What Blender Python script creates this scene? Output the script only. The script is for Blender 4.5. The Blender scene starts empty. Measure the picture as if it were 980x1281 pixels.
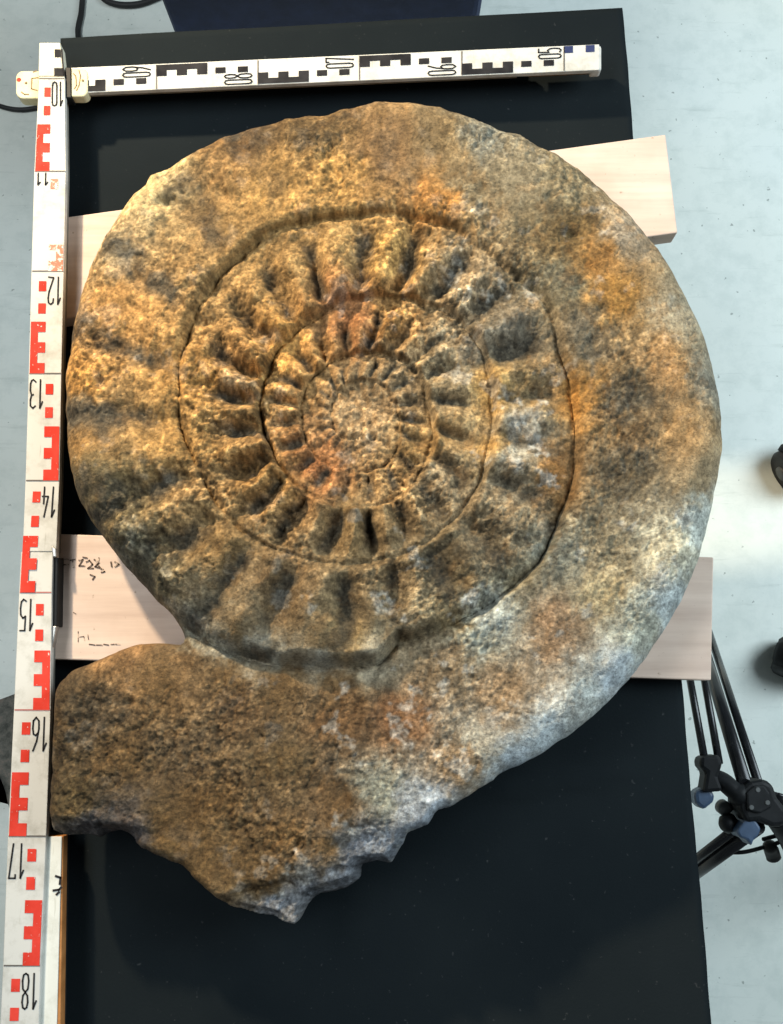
import bpy, bmesh, math, random
import numpy as np
from mathutils import Vector, Matrix

random.seed(4)
RNG = np.random.default_rng(11)
scene = bpy.context.scene
col = scene.collection
R = math.radians

# ------------------------------------------------------------------ camera
IW, IH, FPX = 980.0, 1281.0, 1247.0
TILT = math.atan(1.53e-4 * FPX)
DIST, ZS = 0.90, 0.042                      # distance to the scale staff plane
CAM = Vector((0.0, -DIST * math.sin(TILT), ZS + DIST * math.cos(TILT)))
cd = bpy.data.cameras.new('camera')
cam = bpy.data.objects.new('camera', cd)
col.objects.link(cam)
cam.location = CAM
cam.rotation_euler = (TILT, 0, 0)
cd.sensor_fit = 'VERTICAL'
cd.sensor_height = 24.0
cd.sensor_width = 24.0
cd.lens = 24.0 * FPX / IH
cd.clip_start = 0.01
cd.clip_end = 100
scene.camera = cam

# ------------------------------------------------------------------ world and lamps (indoor light)
world = bpy.data.worlds.new('World')
scene.world = world
world.use_nodes = True
bg = world.node_tree.nodes['Background']
bg.inputs[0].default_value = (0.80, 0.92, 1.0, 1)
bg.inputs[1].default_value = 0.09

def lamp(name, kind, loc, target, energy, color, **kw):
    ld = bpy.data.lights.new(name, kind)
    ld.energy = energy
    ld.color = color
    for k, v in kw.items():
        setattr(ld, k, v)
    o = bpy.data.objects.new(name, ld)
    col.objects.link(o)
    o.location = loc
    d = Vector(target) - Vector(loc)
    o.rotation_euler = d.to_track_quat('-Z', 'Y').to_euler()
    return o

lamp('warm_work_lamp', 'SPOT', (-0.90, 1.32, 0.98), (-0.12, 0.22, 0.08), 240, (1.0, 0.79, 0.53),
     spot_size=R(44), spot_blend=0.9, shadow_soft_size=0.045)
lamp('window_light', 'AREA', (1.80, 0.60, 1.45), (0.55, 0.0, -0.5), 62, (0.80, 0.93, 1.0),
     shape='RECTANGLE', size=1.3, size_y=1.6)
lamp('left_floor_fill', 'AREA', (-1.25, 0.25, 2.1), (-0.6, 0.1, -0.5), 34, (0.93, 0.98, 1.0),
     shape='RECTANGLE', size=1.6, size_y=0.6)  # added fill that brightens the floor at left, no known source

vs = scene.view_settings
vs.view_transform = 'Standard'
vs.look = 'None'
vs.exposure = 0.0
vs.gamma = 1.0
vs.use_curve_mapping = False
scene.render.engine = 'CYCLES'
scene.render.resolution_x = 783
scene.render.resolution_y = 1024

CT, ST = math.cos(TILT), math.sin(TILT)
def at(px, py, z):
    """point of the plane at height z that is seen at a picture position"""
    x = (px - IW / 2) / FPX
    y = -(py - IH / 2) / FPX
    dy = y * CT + ST
    dz = y * ST - CT
    t = (z - CAM.z) / dz
    return Vector((CAM.x + t * x, CAM.y + t * dy, z))
def at_np(px, py, z):
    x = (px - IW / 2) / FPX
    y = -(py - IH / 2) / FPX
    dy = y * CT + ST
    dz = y * ST - CT
    t = (z - CAM.z) / dz
    return CAM.x + t * x, CAM.y + t * dy
def proj_np(X, Y, Z):
    vx, vy, vz = X - CAM.x, Y - CAM.y, Z - CAM.z
    yc = vy * CT + vz * ST
    zc = -vy * ST + vz * CT
    return IW / 2 + FPX * vx / -zc, IH / 2 - FPX * yc / -zc

# ------------------------------------------------------------------ materials
def mat(name, rgb, rough=0.6, spec=0.3, metallic=0.0):
    m = bpy.data.materials.new(name)
    m.use_nodes = True
    b = m.node_tree.nodes['Principled BSDF']
    b.inputs['Base Color'].default_value = (*rgb, 1)
    b.inputs['Roughness'].default_value = rough
    b.inputs['Specular IOR Level'].default_value = spec
    b.inputs['Metallic'].default_value = metallic
    return m
def nd(m, t, **kw):
    n = m.node_tree.nodes.new(t)
    for k, v in kw.items():
        if k in n.inputs.keys() if hasattr(n.inputs, 'keys') else False:
            n.inputs[k].default_value = v
        else:
            setattr(n, k, v)
    return n
def lk(m, a, b):
    m.node_tree.links.new(a, b)
def coords(m, scale=(1, 1, 1), rot=(0, 0, 0)):
    tc = nd(m, 'ShaderNodeTexCoord')
    mp = nd(m, 'ShaderNodeMapping')
    mp.inputs['Scale'].default_value = scale
    mp.inputs['Rotation'].default_value = rot
    lk(m, tc.outputs['Object'], mp.inputs['Vector'])
    return mp.outputs['Vector']
def noise(m, vec, scale, detail=4, rough=0.55):
    n = nd(m, 'ShaderNodeTexNoise')
    n.inputs['Scale'].default_value = scale
    n.inputs['Detail'].default_value = detail
    n.inputs['Roughness'].default_value = rough
    lk(m, vec, n.inputs['Vector'])
    return n.outputs['Fac']
def ramp(m, fac, stops):
    n = nd(m, 'ShaderNodeValToRGB')
    cr = n.color_ramp
    while len(cr.elements) < len(stops):
        cr.elements.new(0.5)
    for e, (p, c) in zip(cr.elements, stops):
        e.position = p
        e.color = (*c, 1) if len(c) == 3 else c
    lk(m, fac, n.inputs['Fac'])
    return n.outputs['Color']
def mixc(m, a, b, fac, mode='MIX'):
    n = nd(m, 'ShaderNodeMix')
    n.data_type = 'RGBA'
    n.blend_type = mode
    for sock, v in ((n.inputs['Factor'], fac), (n.inputs['A'], a), (n.inputs['B'], b)):
        pass
    ia, ib, iff = n.inputs[6], n.inputs[7], n.inputs[0]
    for sock, v in ((iff, fac), (ia, a), (ib, b)):
        if isinstance(v, (int, float)):
            sock.default_value = v
        elif isinstance(v, tuple):
            sock.default_value = (*v, 1)
        else:
            lk(m, v, sock)
    return n.outputs[2]
def bump(m, h, strength, dist):
    n = nd(m, 'ShaderNodeBump')
    n.inputs['Strength'].default_value = strength
    n.inputs['Distance'].default_value = dist
    lk(m, h, n.inputs['Height'])
    lk(m, n.outputs['Normal'], m.node_tree.nodes['Principled BSDF'].inputs['Normal'])
def base(m, c):
    lk(m, c, m.node_tree.nodes['Principled BSDF'].inputs['Base Color'])
def rough_in(m, c):
    lk(m, c, m.node_tree.nodes['Principled BSDF'].inputs['Roughness'])

# floor linoleum
M_floor = mat('pale_linoleum', (0.5, 0.56, 0.56), 0.45, 0.35)
v = coords(M_floor)
c1 = ramp(M_floor, noise(M_floor, v, 1.6, 3), [(0.3, (0.73, 0.80, 0.775)), (0.7, (0.78, 0.825, 0.755))])
c2 = ramp(M_floor, noise(M_floor, v, 26, 4, 0.7), [(0.32, (0.80, 0.83, 0.83)), (0.55, (1, 1, 1))])
c3 = ramp(M_floor, noise(M_floor, v, 95, 2, 0.5), [(0.255, (0.35, 0.37, 0.36)), (0.30, (1, 1, 1))])
c4 = ramp(M_floor, noise(M_floor, coords(M_floor, (3, 26, 1), (0, 0, R(35))), 3.0, 6, 0.7), [(0.30, (0.78, 0.80, 0.79)), (0.42, (1, 1, 1))])
base(M_floor, mixc(M_floor, mixc(M_floor, mixc(M_floor, c1, c2, 0.55, 'MULTIPLY'), c3, 0.75, 'MULTIPLY'), c4, 0.6, 'MULTIPLY'))
rough_in(M_floor, ramp(M_floor, noise(M_floor, v, 9, 5), [(0.3, (0.36,) * 3), (0.7, (0.55,) * 3)]))
bump(M_floor, noise(M_floor, v, 60, 3), 0.06, 0.002)

# black card sheet
M_sheet = mat('black_card', (0.011, 0.014, 0.016), 0.85, 0.06)
v = coords(M_sheet)
base(M_sheet, mixc(M_sheet, ramp(M_sheet, noise(M_sheet, v, 5, 5), [(0.3, (0.0065, 0.0098, 0.012)), (0.7, (0.0105, 0.0145, 0.0165))]),
                   ramp(M_sheet, noise(M_sheet, v, 210, 2), [(0.70, (0, 0, 0)), (0.80, (0.05, 0.05, 0.05))]), 0.5, 'ADD'))
bump(M_sheet, noise(M_sheet, v, 420, 2), 0.18, 0.001)

def wood_mat(name, dark, light, rot, spots=True, sc=1.0):
    m = mat(name, light, 0.62, 0.25)
    v = coords(m, (2.0 * sc, 34 * sc, 34 * sc), (0, 0, rot))
    g = noise(m, v, 2.2, 6, 0.62)
    c = ramp(m, g, [(0.25, dark), (0.72, light)])
    v2 = coords(m)
    c = mixc(m, c, ramp(m, noise(m, v2, 16, 4), [(0.28, (0.84, 0.80, 0.76)), (0.62, (1, 1, 1))]), 0.8, 'MULTIPLY')
    if spots:
        c = mixc(m, c, ramp(m, noise(m, v2, 150, 2), [(0.24, (0.45, 0.38, 0.30)), (0.30, (1, 1, 1))]), 0.6, 'MULTIPLY')
    base(m, c)
    bump(m, g, 0.12, 0.001)
    return m
M_plank = wood_mat('pale_plywood', (0.53, 0.405, 0.335), (0.73, 0.595, 0.50), R(-7))
M_plank2 = wood_mat('pale_plywood_lower', (0.53, 0.405, 0.335), (0.73, 0.595, 0.50), R(2))
M_orange = wood_mat('orange_wood', (0.33, 0.13, 0.035), (0.55, 0.25, 0.085), R(88), False)
M_brownedge = wood_mat('brown_wood_edge', (0.10, 0.06, 0.02), (0.30, 0.20, 0.09), R(3), False, 3)

def paint_mat(name, rgb, dirt, amount=0.8, rough=0.6):
    m = mat(name, rgb, rough, 0.15)
    v = coords(m)
    c = ramp(m, noise(m, v, 32, 6, 0.7), [(0.26, dirt), (0.52, rgb)])
    sc = ramp(m, noise(m, coords(m, (300, 25, 25), (0, 0, R(90))), 1.0, 4), [(0.26, (0.6, 0.58, 0.52)), (0.34, (1, 1, 1))])
    base(m, mixc(m, c, sc, amount * 0.6, 'MULTIPLY'))
    bump(m, noise(m, v, 300, 3), 0.1, 0.0006)
    return m
M_white = paint_mat('staff_white_paint', (0.58, 0.58, 0.545), (0.36, 0.355, 0.31))
M_cream = paint_mat('hinge_cream_plastic', (0.66, 0.61, 0.40), (0.46, 0.40, 0.22))
M_tongue = paint_mat('tongue_paint', (0.66, 0.64, 0.52), (0.5, 0.46, 0.34))
M_lath = paint_mat('lath_white_paint', (0.70, 0.71, 0.65), (0.5, 0.5, 0.43))
M_side = paint_mat('staff_grey_edge', (0.22, 0.22, 0.20), (0.12, 0.12, 0.10))
def worn_print(name, rgb, paper=(0.66, 0.65, 0.6), thr=(0.30, 0.36)):
    m = mat(name, rgb, 0.75, 0.08)
    v = coords(m)
    lite = tuple(min(1, c * 1.35 + 0.02) for c in rgb)
    c = ramp(m, noise(m, v, 60, 4), [(0.3, rgb), (0.75, lite)])
    w = ramp(m, noise(m, v, 240, 4, 0.7), [(thr[0], (1, 1, 1)), (thr[1], (0, 0, 0))])
    base(m, mixc(m, c, paper, w))
    return m
M_red = worn_print('red_print', (0.53, 0.035, 0.02))
M_faded = worn_print('faded_red_print', (0.62, 0.17, 0.11), thr=(0.42, 0.5))
M_ink = worn_print('black_print', (0.012, 0.012, 0.014), thr=(0.22, 0.28))
M_navy = worn_print('navy_print', (0.02, 0.03, 0.09), thr=(0.25, 0.3))
M_pencil = worn_print('pencil_mark', (0.07, 0.05, 0.04), (0.6, 0.48, 0.38), (0.40, 0.48))
M_tick = mat('tick_print', (0.11, 0.10, 0.09), 0.6)
M_redtick = mat('red_tick_print', (0.40, 0.15, 0.13), 0.6)

def rubber(name, rgb, rough, metallic=0.0, spec=0.4):
    m = mat(name, rgb, rough, spec, metallic)
    v = coords(m)
    lite = tuple(c * 1.8 + 0.006 for c in rgb)
    base(m, ramp(m, noise(m, v, 45, 5, 0.7), [(0.3, rgb), (0.8, lite)]))
    bump(m, noise(m, v, 300, 2), 0.1, 0.0006)
    return m
M_black = rubber('black_plastic', (0.006, 0.007, 0.008), 0.5, 0.0, 0.15)
M_tube = rubber('black_anodised_tube', (0.010, 0.011, 0.013), 0.26, 0.3, 0.6)
M_steelblue = rubber('blue_grey_clamp', (0.035, 0.06, 0.105), 0.35)
M_rubber = rubber('black_rubber', (0.012, 0.013, 0.013), 0.6)
M_grey = rubber('grey_plastic', (0.06, 0.065, 0.065), 0.5)
M_metal = rubber('dull_metal', (0.28, 0.28, 0.27), 0.4, 0.8)
M_navybin = rubber('navy_plastic', (0.004, 0.012, 0.045), 0.55, 0.0, 0.2)
M_laminate = rubber('table_laminate', (0.30, 0.30, 0.29), 0.5)
M_cloth = mat('mottled_grey_cloth', (0.12, 0.12, 0.11), 0.9, 0.1)
v = coords(M_cloth)
base(M_cloth, ramp(M_cloth, noise(M_cloth, v, 70, 5, 0.7), [(0.3, (0.05, 0.055, 0.05)), (0.55, (0.14, 0.14, 0.125)), (0.75, (0.25, 0.20, 0.17))]))
bump(M_cloth, noise(M_cloth, v, 400, 3), 0.5, 0.002)

# ------------------------------------------------------------------ object helpers
def tag(o, label=None, cat=None, group=None, kind=None):
    if label: o['label'] = label
    if cat: o['category'] = cat
    if group: o['group'] = group
    if kind: o['kind'] = kind
    return o
def link(o, parent=None):
    col.objects.link(o)
    if parent is not None:
        o.parent = parent
        o.matrix_parent_inverse = Matrix.Translation(-parent.location)
    return o
def empty(name, loc=(0, 0, 0)):
    o = bpy.data.objects.new(name, None)
    o.empty_display_size = 0.03
    col.objects.link(o)
    o.location = loc
    return o
def obj(name, bm, m, parent=None, smooth=False, bevel=0.0, seg=2):
    me = bpy.data.meshes.new(name)
    bmesh.ops.recalc_face_normals(bm, faces=bm.faces)
    bm.to_mesh(me)
    bm.free()
    for mm in (m if isinstance(m, (list, tuple)) else [m]):
        me.materials.append(mm)
    o = bpy.data.objects.new(name, me)
    link(o, parent)
    if smooth:
        me.polygons.foreach_set('use_smooth', [True] * len(me.polygons))
    if bevel:
        b = o.modifiers.new('bevel', 'BEVEL')
        b.width = bevel
        b.segments = seg
        b.limit_method = 'ANGLE'
    return o
def prism(bm, pts, thick, down=Vector((0, 0, -1))):
    top = [bm.verts.new(p) for p in pts]
    bot = [bm.verts.new(Vector(p) + down * thick) for p in pts]
    bm.faces.new(top)
    bm.faces.new(bot[::-1])
    n = len(pts)
    for i in range(n):
        bm.faces.new([top[i], bot[i], bot[(i + 1) % n], top[(i + 1) % n]])
def px_prism(name, pxs, z, thick, m, parent=None, bevel=0.001, seg=2):
    bm = bmesh.new()
    prism(bm, [at(x, y, z) for x, y in pxs], thick)
    return obj(name, bm, m, parent, bevel=bevel, seg=seg)
def box(bm, c, s):
    x, y, z = c
    a, b, h = s[0] / 2, s[1] / 2, s[2] / 2
    prism(bm, [(x - a, y - b, z + h), (x + a, y - b, z + h), (x + a, y + b, z + h), (x - a, y + b, z + h)], s[2])
def tube(bm, pts, r, n=14, cap=True):
    pts = [Vector(p) for p in pts]
    rs = r if isinstance(r, (list, tuple)) else [r] * len(pts)
    rings = []
    prev = None
    for i, p in enumerate(pts):
        d = (pts[min(i + 1, len(pts) - 1)] - pts[max(i - 1, 0)]).normalized()
        if prev is None:
            u = d.orthogonal().normalized()
        else:
            u = (prev - d * prev.dot(d)).normalized()
        prev = u
        w = d.cross(u)
        rings.append([bm.verts.new(p + (u * math.cos(2 * math.pi * k / n) + w * math.sin(2 * math.pi * k / n)) * rs[i]) for k in range(n)])
    for a, b in zip(rings, rings[1:]):
        for k in range(n):
            bm.faces.new([a[k], a[(k + 1) % n], b[(k + 1) % n], b[k]])
    if cap:
        bm.faces.new(rings[0][::-1])
        bm.faces.new(rings[-1])
def lathe(bm, prof, origin, axis, n=32):
    """prof: (radius, height along axis)"""
    axis = Vector(axis).normalized()
    u = axis.orthogonal().normalized()
    w = axis.cross(u)
    o = Vector(origin)
    rings = []
    for r, h in prof:
        rings.append([bm.verts.new(o + axis * h + (u * math.cos(2 * math.pi * k / n) + w * math.sin(2 * math.pi * k / n)) * max(r, 1e-5)) for k in range(n)])
    for a, b in zip(rings, rings[1:]):
        for k in range(n):
            bm.faces.new([a[k], a[(k + 1) % n], b[(k + 1) % n], b[k]])
    bm.faces.new(rings[0][::-1])
    bm.faces.new(rings[-1])
def smooth_path(pts, n=8):
    P = [Vector(p) for p in pts]
    P = [2 * P[0] - P[1]] + P + [2 * P[-1] - P[-2]]
    out = []
    for i in range(1, len(P) - 2):
        for k in range(n):
            t = k / n
            a, b, c, d = P[i - 1:i + 3]
            out.append(0.5 * ((2 * b) + (c - a) * t + (2 * a - 5 * b + 4 * c - d) * t * t + (3 * b - a - 3 * c + d) * t ** 3))
    out.append(P[-2])
    return out

# ------------------------------------------------------------------ the setting: floor
FZ = -0.60
bm = bmesh.new()
prism(bm, [(-4, -4, FZ), (4, -4, FZ), (4, 4, FZ), (-4, 4, FZ)], 0.02)
tag(obj('floor', bm, M_floor), 'pale blue grey speckled linoleum floor', kind='structure')

# ------------------------------------------------------------------ table that carries the sheet
tb = empty('table', (-0.04, -0.05, FZ))
tag(tb, 'low table hidden under the black card sheet', 'table')
bm = bmesh.new()
box(bm, (-0.045, -0.06, -0.0185), (0.50, 1.02, 0.025))
obj('table_top', bm, M_laminate, tb, bevel=0.003)
for sx in (-0.24, 0.10):
    for sy in (-0.40, 0.22):
        bm = bmesh.new()
        box(bm, (sx, sy, (FZ - 0.031) / 2), (0.035, 0.035, -FZ - 0.031))
        obj('leg', bm, M_laminate, tb, bevel=0.003)

# ------------------------------------------------------------------ black card sheet, gently uneven, one raised crease
def sheet():
    tl, tr = at(77, 50, 0), at(778, 12, 0)
    br, bl = at(892, 1310, 0), at(30, 1310, 0)
    nu, nv = 90, 130
    bm = bmesh.new()
    ca, cb = at(560, 1000, 0), at(830, 958, 0)
    cdv = (cb - ca).xy.normalized()
    vs_ = []
    for j in range(nv + 1):
        row = []
        for i in range(nu + 1):
            a, b = i / nu, j / nv
            p = (tl * (1 - a) + tr * a) * (1 - b) + (bl * (1 - a) + br * a) * b
            q = (p - ca).xy
            s = q.dot(cdv)
            d = abs(q.x * cdv.y - q.y * cdv.x)
            k = max(0, 1 - d / 0.012) * max(0, min(1, s / 0.05)) * max(0, min(1, (0.19 - s) / 0.03))
            z = 0.0042 * k * k + 0.0006 * math.sin(p.x * 23 + 1) * math.sin(p.y * 17)
            p = Vector((p.x, p.y, z - 0.0012))
            if i in (0, nu): p.x += 0.0002 * math.sin(j * 0.9) + 0.0004 * math.sin(j * .23)
            row.append(bm.verts.new(p))
        vs_.append(row)
    for j in range(nv):
        for i in range(nu):
            bm.faces.new([vs_[j][i], vs_[j + 1][i], vs_[j + 1][i + 1], vs_[j][i + 1]])
    o = obj('card_sheet', bm, M_sheet, smooth=True)
    s = o.modifiers.new('solid', 'SOLIDIFY')
    s.thickness = 0.004
    s.offset = -1
    return tag(o, 'large matte black card sheet under the boards and the fossil', 'card sheet')
sheet()

# ------------------------------------------------------------------ two plywood boards under the fossil
BZ = 0.022
o = px_prism('plywood_board', [(58, 275), (833, 168), (848, 291), (58, 402)], BZ, 0.0222, M_plank, bevel=0.0012)
tag(o, 'pale plywood board with clean top, beside the hinge end of the red staff', 'board', 'boards under the fossil')
bb = empty('plywood_board', at(470, 750, 0))
tag(bb, 'pale plywood board with pencil scribbles, near the notch of the fossil', 'board', 'boards under the fossil')
px_prism('panel', [(52, 667), (893, 697), (890, 851), (52, 824)], BZ, 0.0222, M_plank2, bb, bevel=0.0012)
def ribbon(bm, pts, w, z):
    """flat stroke through world points"""
    pts = [Vector((p[0], p[1], z)) for p in pts]
    for a, b in zip(pts, pts[1:]):
        d = b - a
        if d.length < 1e-7: continue
        d.normalize()
        n = Vector((-d.y, d.x, 0)) * w / 2
        e = d * w * 0.35
        bm.faces.new([bm.verts.new(q) for q in (a - e - n, b + e - n, b + e + n, a - e + n)])
def px_ribbons(name, strokes, w, z, m, parent):
    bm = bmesh.new()
    for i, s in enumerate(strokes):
        ribbon(bm, [at(x, y, z) for x, y in s], w, z + i * 2e-5)
    return obj(name, bm, m, parent)
scr = [[(72, 700), (79, 699), (86, 700)], [(75, 707), (86, 706)], [(91, 700), (92, 710)], [(88, 701), (94, 700)],
       [(99, 701), (104, 700), (99, 708), (106, 708)], [(108, 703), (112, 701), (116, 706), (110, 711), (117, 711)],
       [(118, 700), (124, 704), (119, 709), (126, 711)], [(124, 698), (122, 706), (127, 712)], [(113, 719), (119, 721), (116, 725)],
       [(128, 711), (131, 715), (127, 716)], [(139, 703), (140, 709)], [(144, 703), (149, 706), (144, 709)], [(104, 697), (109, 698)]]
px_ribbons('pencil_scribble', scr, 0.0013, BZ + 0.0004, M_pencil, bb)
scr = [[(98, 790), (98, 803)], [(99, 797), (105, 796), (106, 801)], [(110, 794), (111, 800)], [(92, 766), (95, 768)]]
px_ribbons('pencil_scribble', scr, 0.0007, BZ + 0.0004, M_pencil, bb)
scr = [[(112, 806), (119, 807)], [(121, 807), (128, 807)], [(130, 806), (136, 807)], [(139, 806), (143, 806)], [(145, 806), (150, 806)]]
px_ribbons('pencil_dashes', scr, 0.0011, BZ + 0.0004, M_pencil, bb)

# ------------------------------------------------------------------ folding scale staff
st = empty('folding_scale_staff', at(60, 400, BZ))
tag(st, 'white folding measuring staff bent into a right angle, red and black graduations', 'measuring staff')
ZV, ZH = 0.042, 0.036
segA = [(49, 96), (81, 96), (82.5, 214), (80, 339), (77, 467), (74.5, 601), (70.5, 690), (28.5, 690), (32, 601), (36, 467), (39.5, 339), (43, 214)]
px_prism('segment', segA, ZV, 0.007, M_white, st, bevel=0.0006)
px_prism('folded_layer', [(x + (0.8 if x < 55 else -0.3), y) for x, y in segA], ZV - 0.0072, ZV - BZ - 0.0072, M_side, st, bevel=0.0006)
segB = [(26.5, 690.5), (66.5, 690.5), (65, 741), (63.5, 888), (58, 1046), (51, 1208), (48, 1310), (-1, 1310), (4, 1208), (10, 1046), (17.5, 888), (24, 741)]
px_prism('segment', segB, ZV - 0.0006, 0.007, M_white, st, bevel=0.0006)
px_prism('folded_layer', [(x + (0.8 if x < 40 else -0.3), y) for x, y in segB], ZV - 0.0078, ZV - BZ - 0.0078, M_side, st, bevel=0.0006)
px_prism('end_tongue', [(49, 53), (75.5, 53), (80, 95.4), (48, 95.4)], ZV - 0.001, 0.016, M_tongue, st, bevel=0.0012)
# long arm below the vertical one: face with rounded ends, two folded layers under it
def hz(x):                                   # centre line of the arm
    return 105.2 - 0.0445 * x
def hrect(x0, x1, h0, h1):
    return [(x0, hz(x0) + h0), (x1, hz(x1) + h0), (x1, hz(x1) + h1), (x0, hz(x0) + h1)]
px_prism('segment', hrect(88, 750, -16.6, 15.5), ZH, 0.0055, M_white, st, bevel=0.0006)
px_prism('folded_layer', hrect(92, 648, -16, 15), ZH - 0.0058, 0.0085, M_side, st, bevel=0.0006)
px_prism('folded_layer', hrect(96, 640, -15, 14), ZH - 0.0146, 0.0065, M_side, st, bevel=0.0006)
px_prism('wooden_edge', hrect(662, 746, -15, 15.2), ZH - 0.0056, 0.0075, M_brownedge, st, bevel=0.0008)
px_prism('end_cap', hrect(739, 753, -15.6, 15.8), ZH - 0.0003, 0.0128, M_white, st, bevel=0.0025)
def rounded(x0, x1, y0, y1, r, left=True, right=True):
    out = []
    for cx, cy, a0, on in ((x1 - r, y0 + r, -90, right), (x1 - r, y1 - r, 0, right), (x0 + r, y1 - r, 90, left), (x0 + r, y0 + r, 180, left)):
        for k in range(7):
            a = R(a0 + 15 * k)
            out.append((cx + r * math.cos(a), cy + r * math.sin(a)) if on else
                       ((x1 if a0 in (-90, 0) else x0), (y0 if a0 in (-90, 180) else y1)))
    res = []
    for p in out:
        if not res or (abs(p[0] - res[-1][0]) + abs(p[1] - res[-1][1])) > 0.2: res.append(p)
    if abs(res[0][0] - res[-1][0]) + abs(res[0][1] - res[-1][1]) < 0.2: res.pop()
    return res
h1 = px_prism('hinge_plate', rounded(20, 49.5, 88.5, 123, 9, True, False), ZH + 0.0012, 0.013, M_cream, st, bevel=0.0012)
h2 = px_prism('hinge_plate', rounded(88, 110, 85, 120.5, 8, False, True), ZH + 0.0016, 0.012, M_cream, st, bevel=0.0012)
def disc(name, x, y, z, r, h, m, parent):
    bm = bmesh.new()
    lathe(bm, [(r, 0), (r, h * 0.7), (r * 0.8, h)], at(x, y, z), (0, 0, 1), 20)
    return obj(name, bm, m, parent)
disc('rivet', 33, 104, ZH + 0.001, 0.0012, 0.001, M_brownedge, h1)
disc('red_dot', 24, 100, ZH + 0.001, 0.0022, 0.0006, M_red, h1)
disc('rivet', 104, 101, ZH + 0.0014, 0.0012, 0.001, M_brownedge, h2)
px_ribbons('moulded_groove', [[(48, 97), (40, 98), (39.5, 111), (47, 113)], [(27, 115), (31, 118), (36, 118)], [(42, 90), (46, 88)]], 0.0011, ZH + 0.0015, M_brownedge, h1)
px_ribbons('moulded_groove', [[(92, 92), (95, 95), (96, 107), (93, 111)], [(99, 88), (101, 95), (99, 107), (96, 113)]], 0.0010, ZH + 0.0019, M_brownedge, h2)
px_prism('pivot_block', [(81.5, 84), (89, 84), (89.5, 122), (82, 122)], ZH + 0.003, 0.014, M_black, st, bevel=0.0008)
px_prism('hinge_bar', [(67.6, 697), (73, 697), (71.5, 783), (65.8, 783)], ZV - 0.004, ZV - BZ - 0.0035, M_black, st, bevel=0.0008)
px_prism('hinge_tip', [(64, 682), (70.5, 686), (71, 697), (66, 697)], ZV + 0.0015, 0.008, M_metal, st, bevel=0.001)
px_prism('hinge_tip', [(65.2, 783), (71, 783), (67.5, 803), (64.8, 812)], ZV - 0.003, 0.008, M_metal, st, bevel=0.001)

# graduations
def digit_paths(ch):
    lo = [(0.0, 0.35), (0.12, 0.1), (0.5, 0.0), (0.88, 0.1), (1, 0.35)]
    hi = [(1, 2.05), (0.88, 2.3), (0.5, 2.4), (0.12, 2.3), (0, 2.05)]
    if ch == '0': return [lo + hi + [lo[0]]]
    if ch == '1': return [[(0.15, 1.85), (0.6, 2.4), (0.6, 0)]]
    if ch == '2': return [[(0, 1.9), (0.1, 2.25), (0.5, 2.4), (0.9, 2.25), (1, 1.85), (0.85, 1.3), (0.05, 0.05), (1, 0.0)]]
    if ch == '3': return [[(0, 2.2), (0.45, 2.4), (0.9, 2.2), (0.95, 1.7), (0.75, 1.32), (0.4, 1.25)], [(0.75, 1.3), (1, 0.9), (0.98, 0.35), (0.8, 0.08), (0.45, 0), (0, 0.2)]]
    if ch == '4': return [[(0.55, 2.4), (0.0, 0.75), (1.05, 0.75)], [(0.75, 1.35), (0.75, 0)]]
    if ch == '5': return [[(0.95, 2.4), (0.1, 2.4), (0.05, 1.3), (0.5, 1.45), (0.9, 1.2), (1, 0.7), (0.88, 0.2), (0.5, 0), (0.0, 0.15)]]
    if ch == '6': return [[(0.85, 2.4), (0.3, 1.7), (0.0, 0.8), (0.05, 0.25), (0.5, 0), (0.95, 0.25), (1, 0.8), (0.85, 1.2), (0.5, 1.3), (0.1, 1.1)]]
    if ch == '7': return [[(0, 2.15), (0, 2.4), (1, 2.4), (0.45, 0)]]
    if ch == '8': return [[(0.5, 1.27), (0.1, 1.05), (0, 0.5), (0.15, 0.1), (0.5, 0), (0.85, 0.1), (1, 0.5), (0.9, 1.05), (0.5, 1.27), (0.15, 1.5), (0.05, 1.95), (0.2, 2.3), (0.5, 2.4), (0.8, 2.3), (0.95, 1.95), (0.85, 1.5), (0.5, 1.27)]]
    if ch == '9': return [[(0.15, 0), (0.7, 0.7), (1, 1.6), (0.95, 2.15), (0.5, 2.4), (0.05, 2.15), (0, 1.6), (0.15, 1.2), (0.5, 1.1), (0.9, 1.3)]]
    return []
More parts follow.
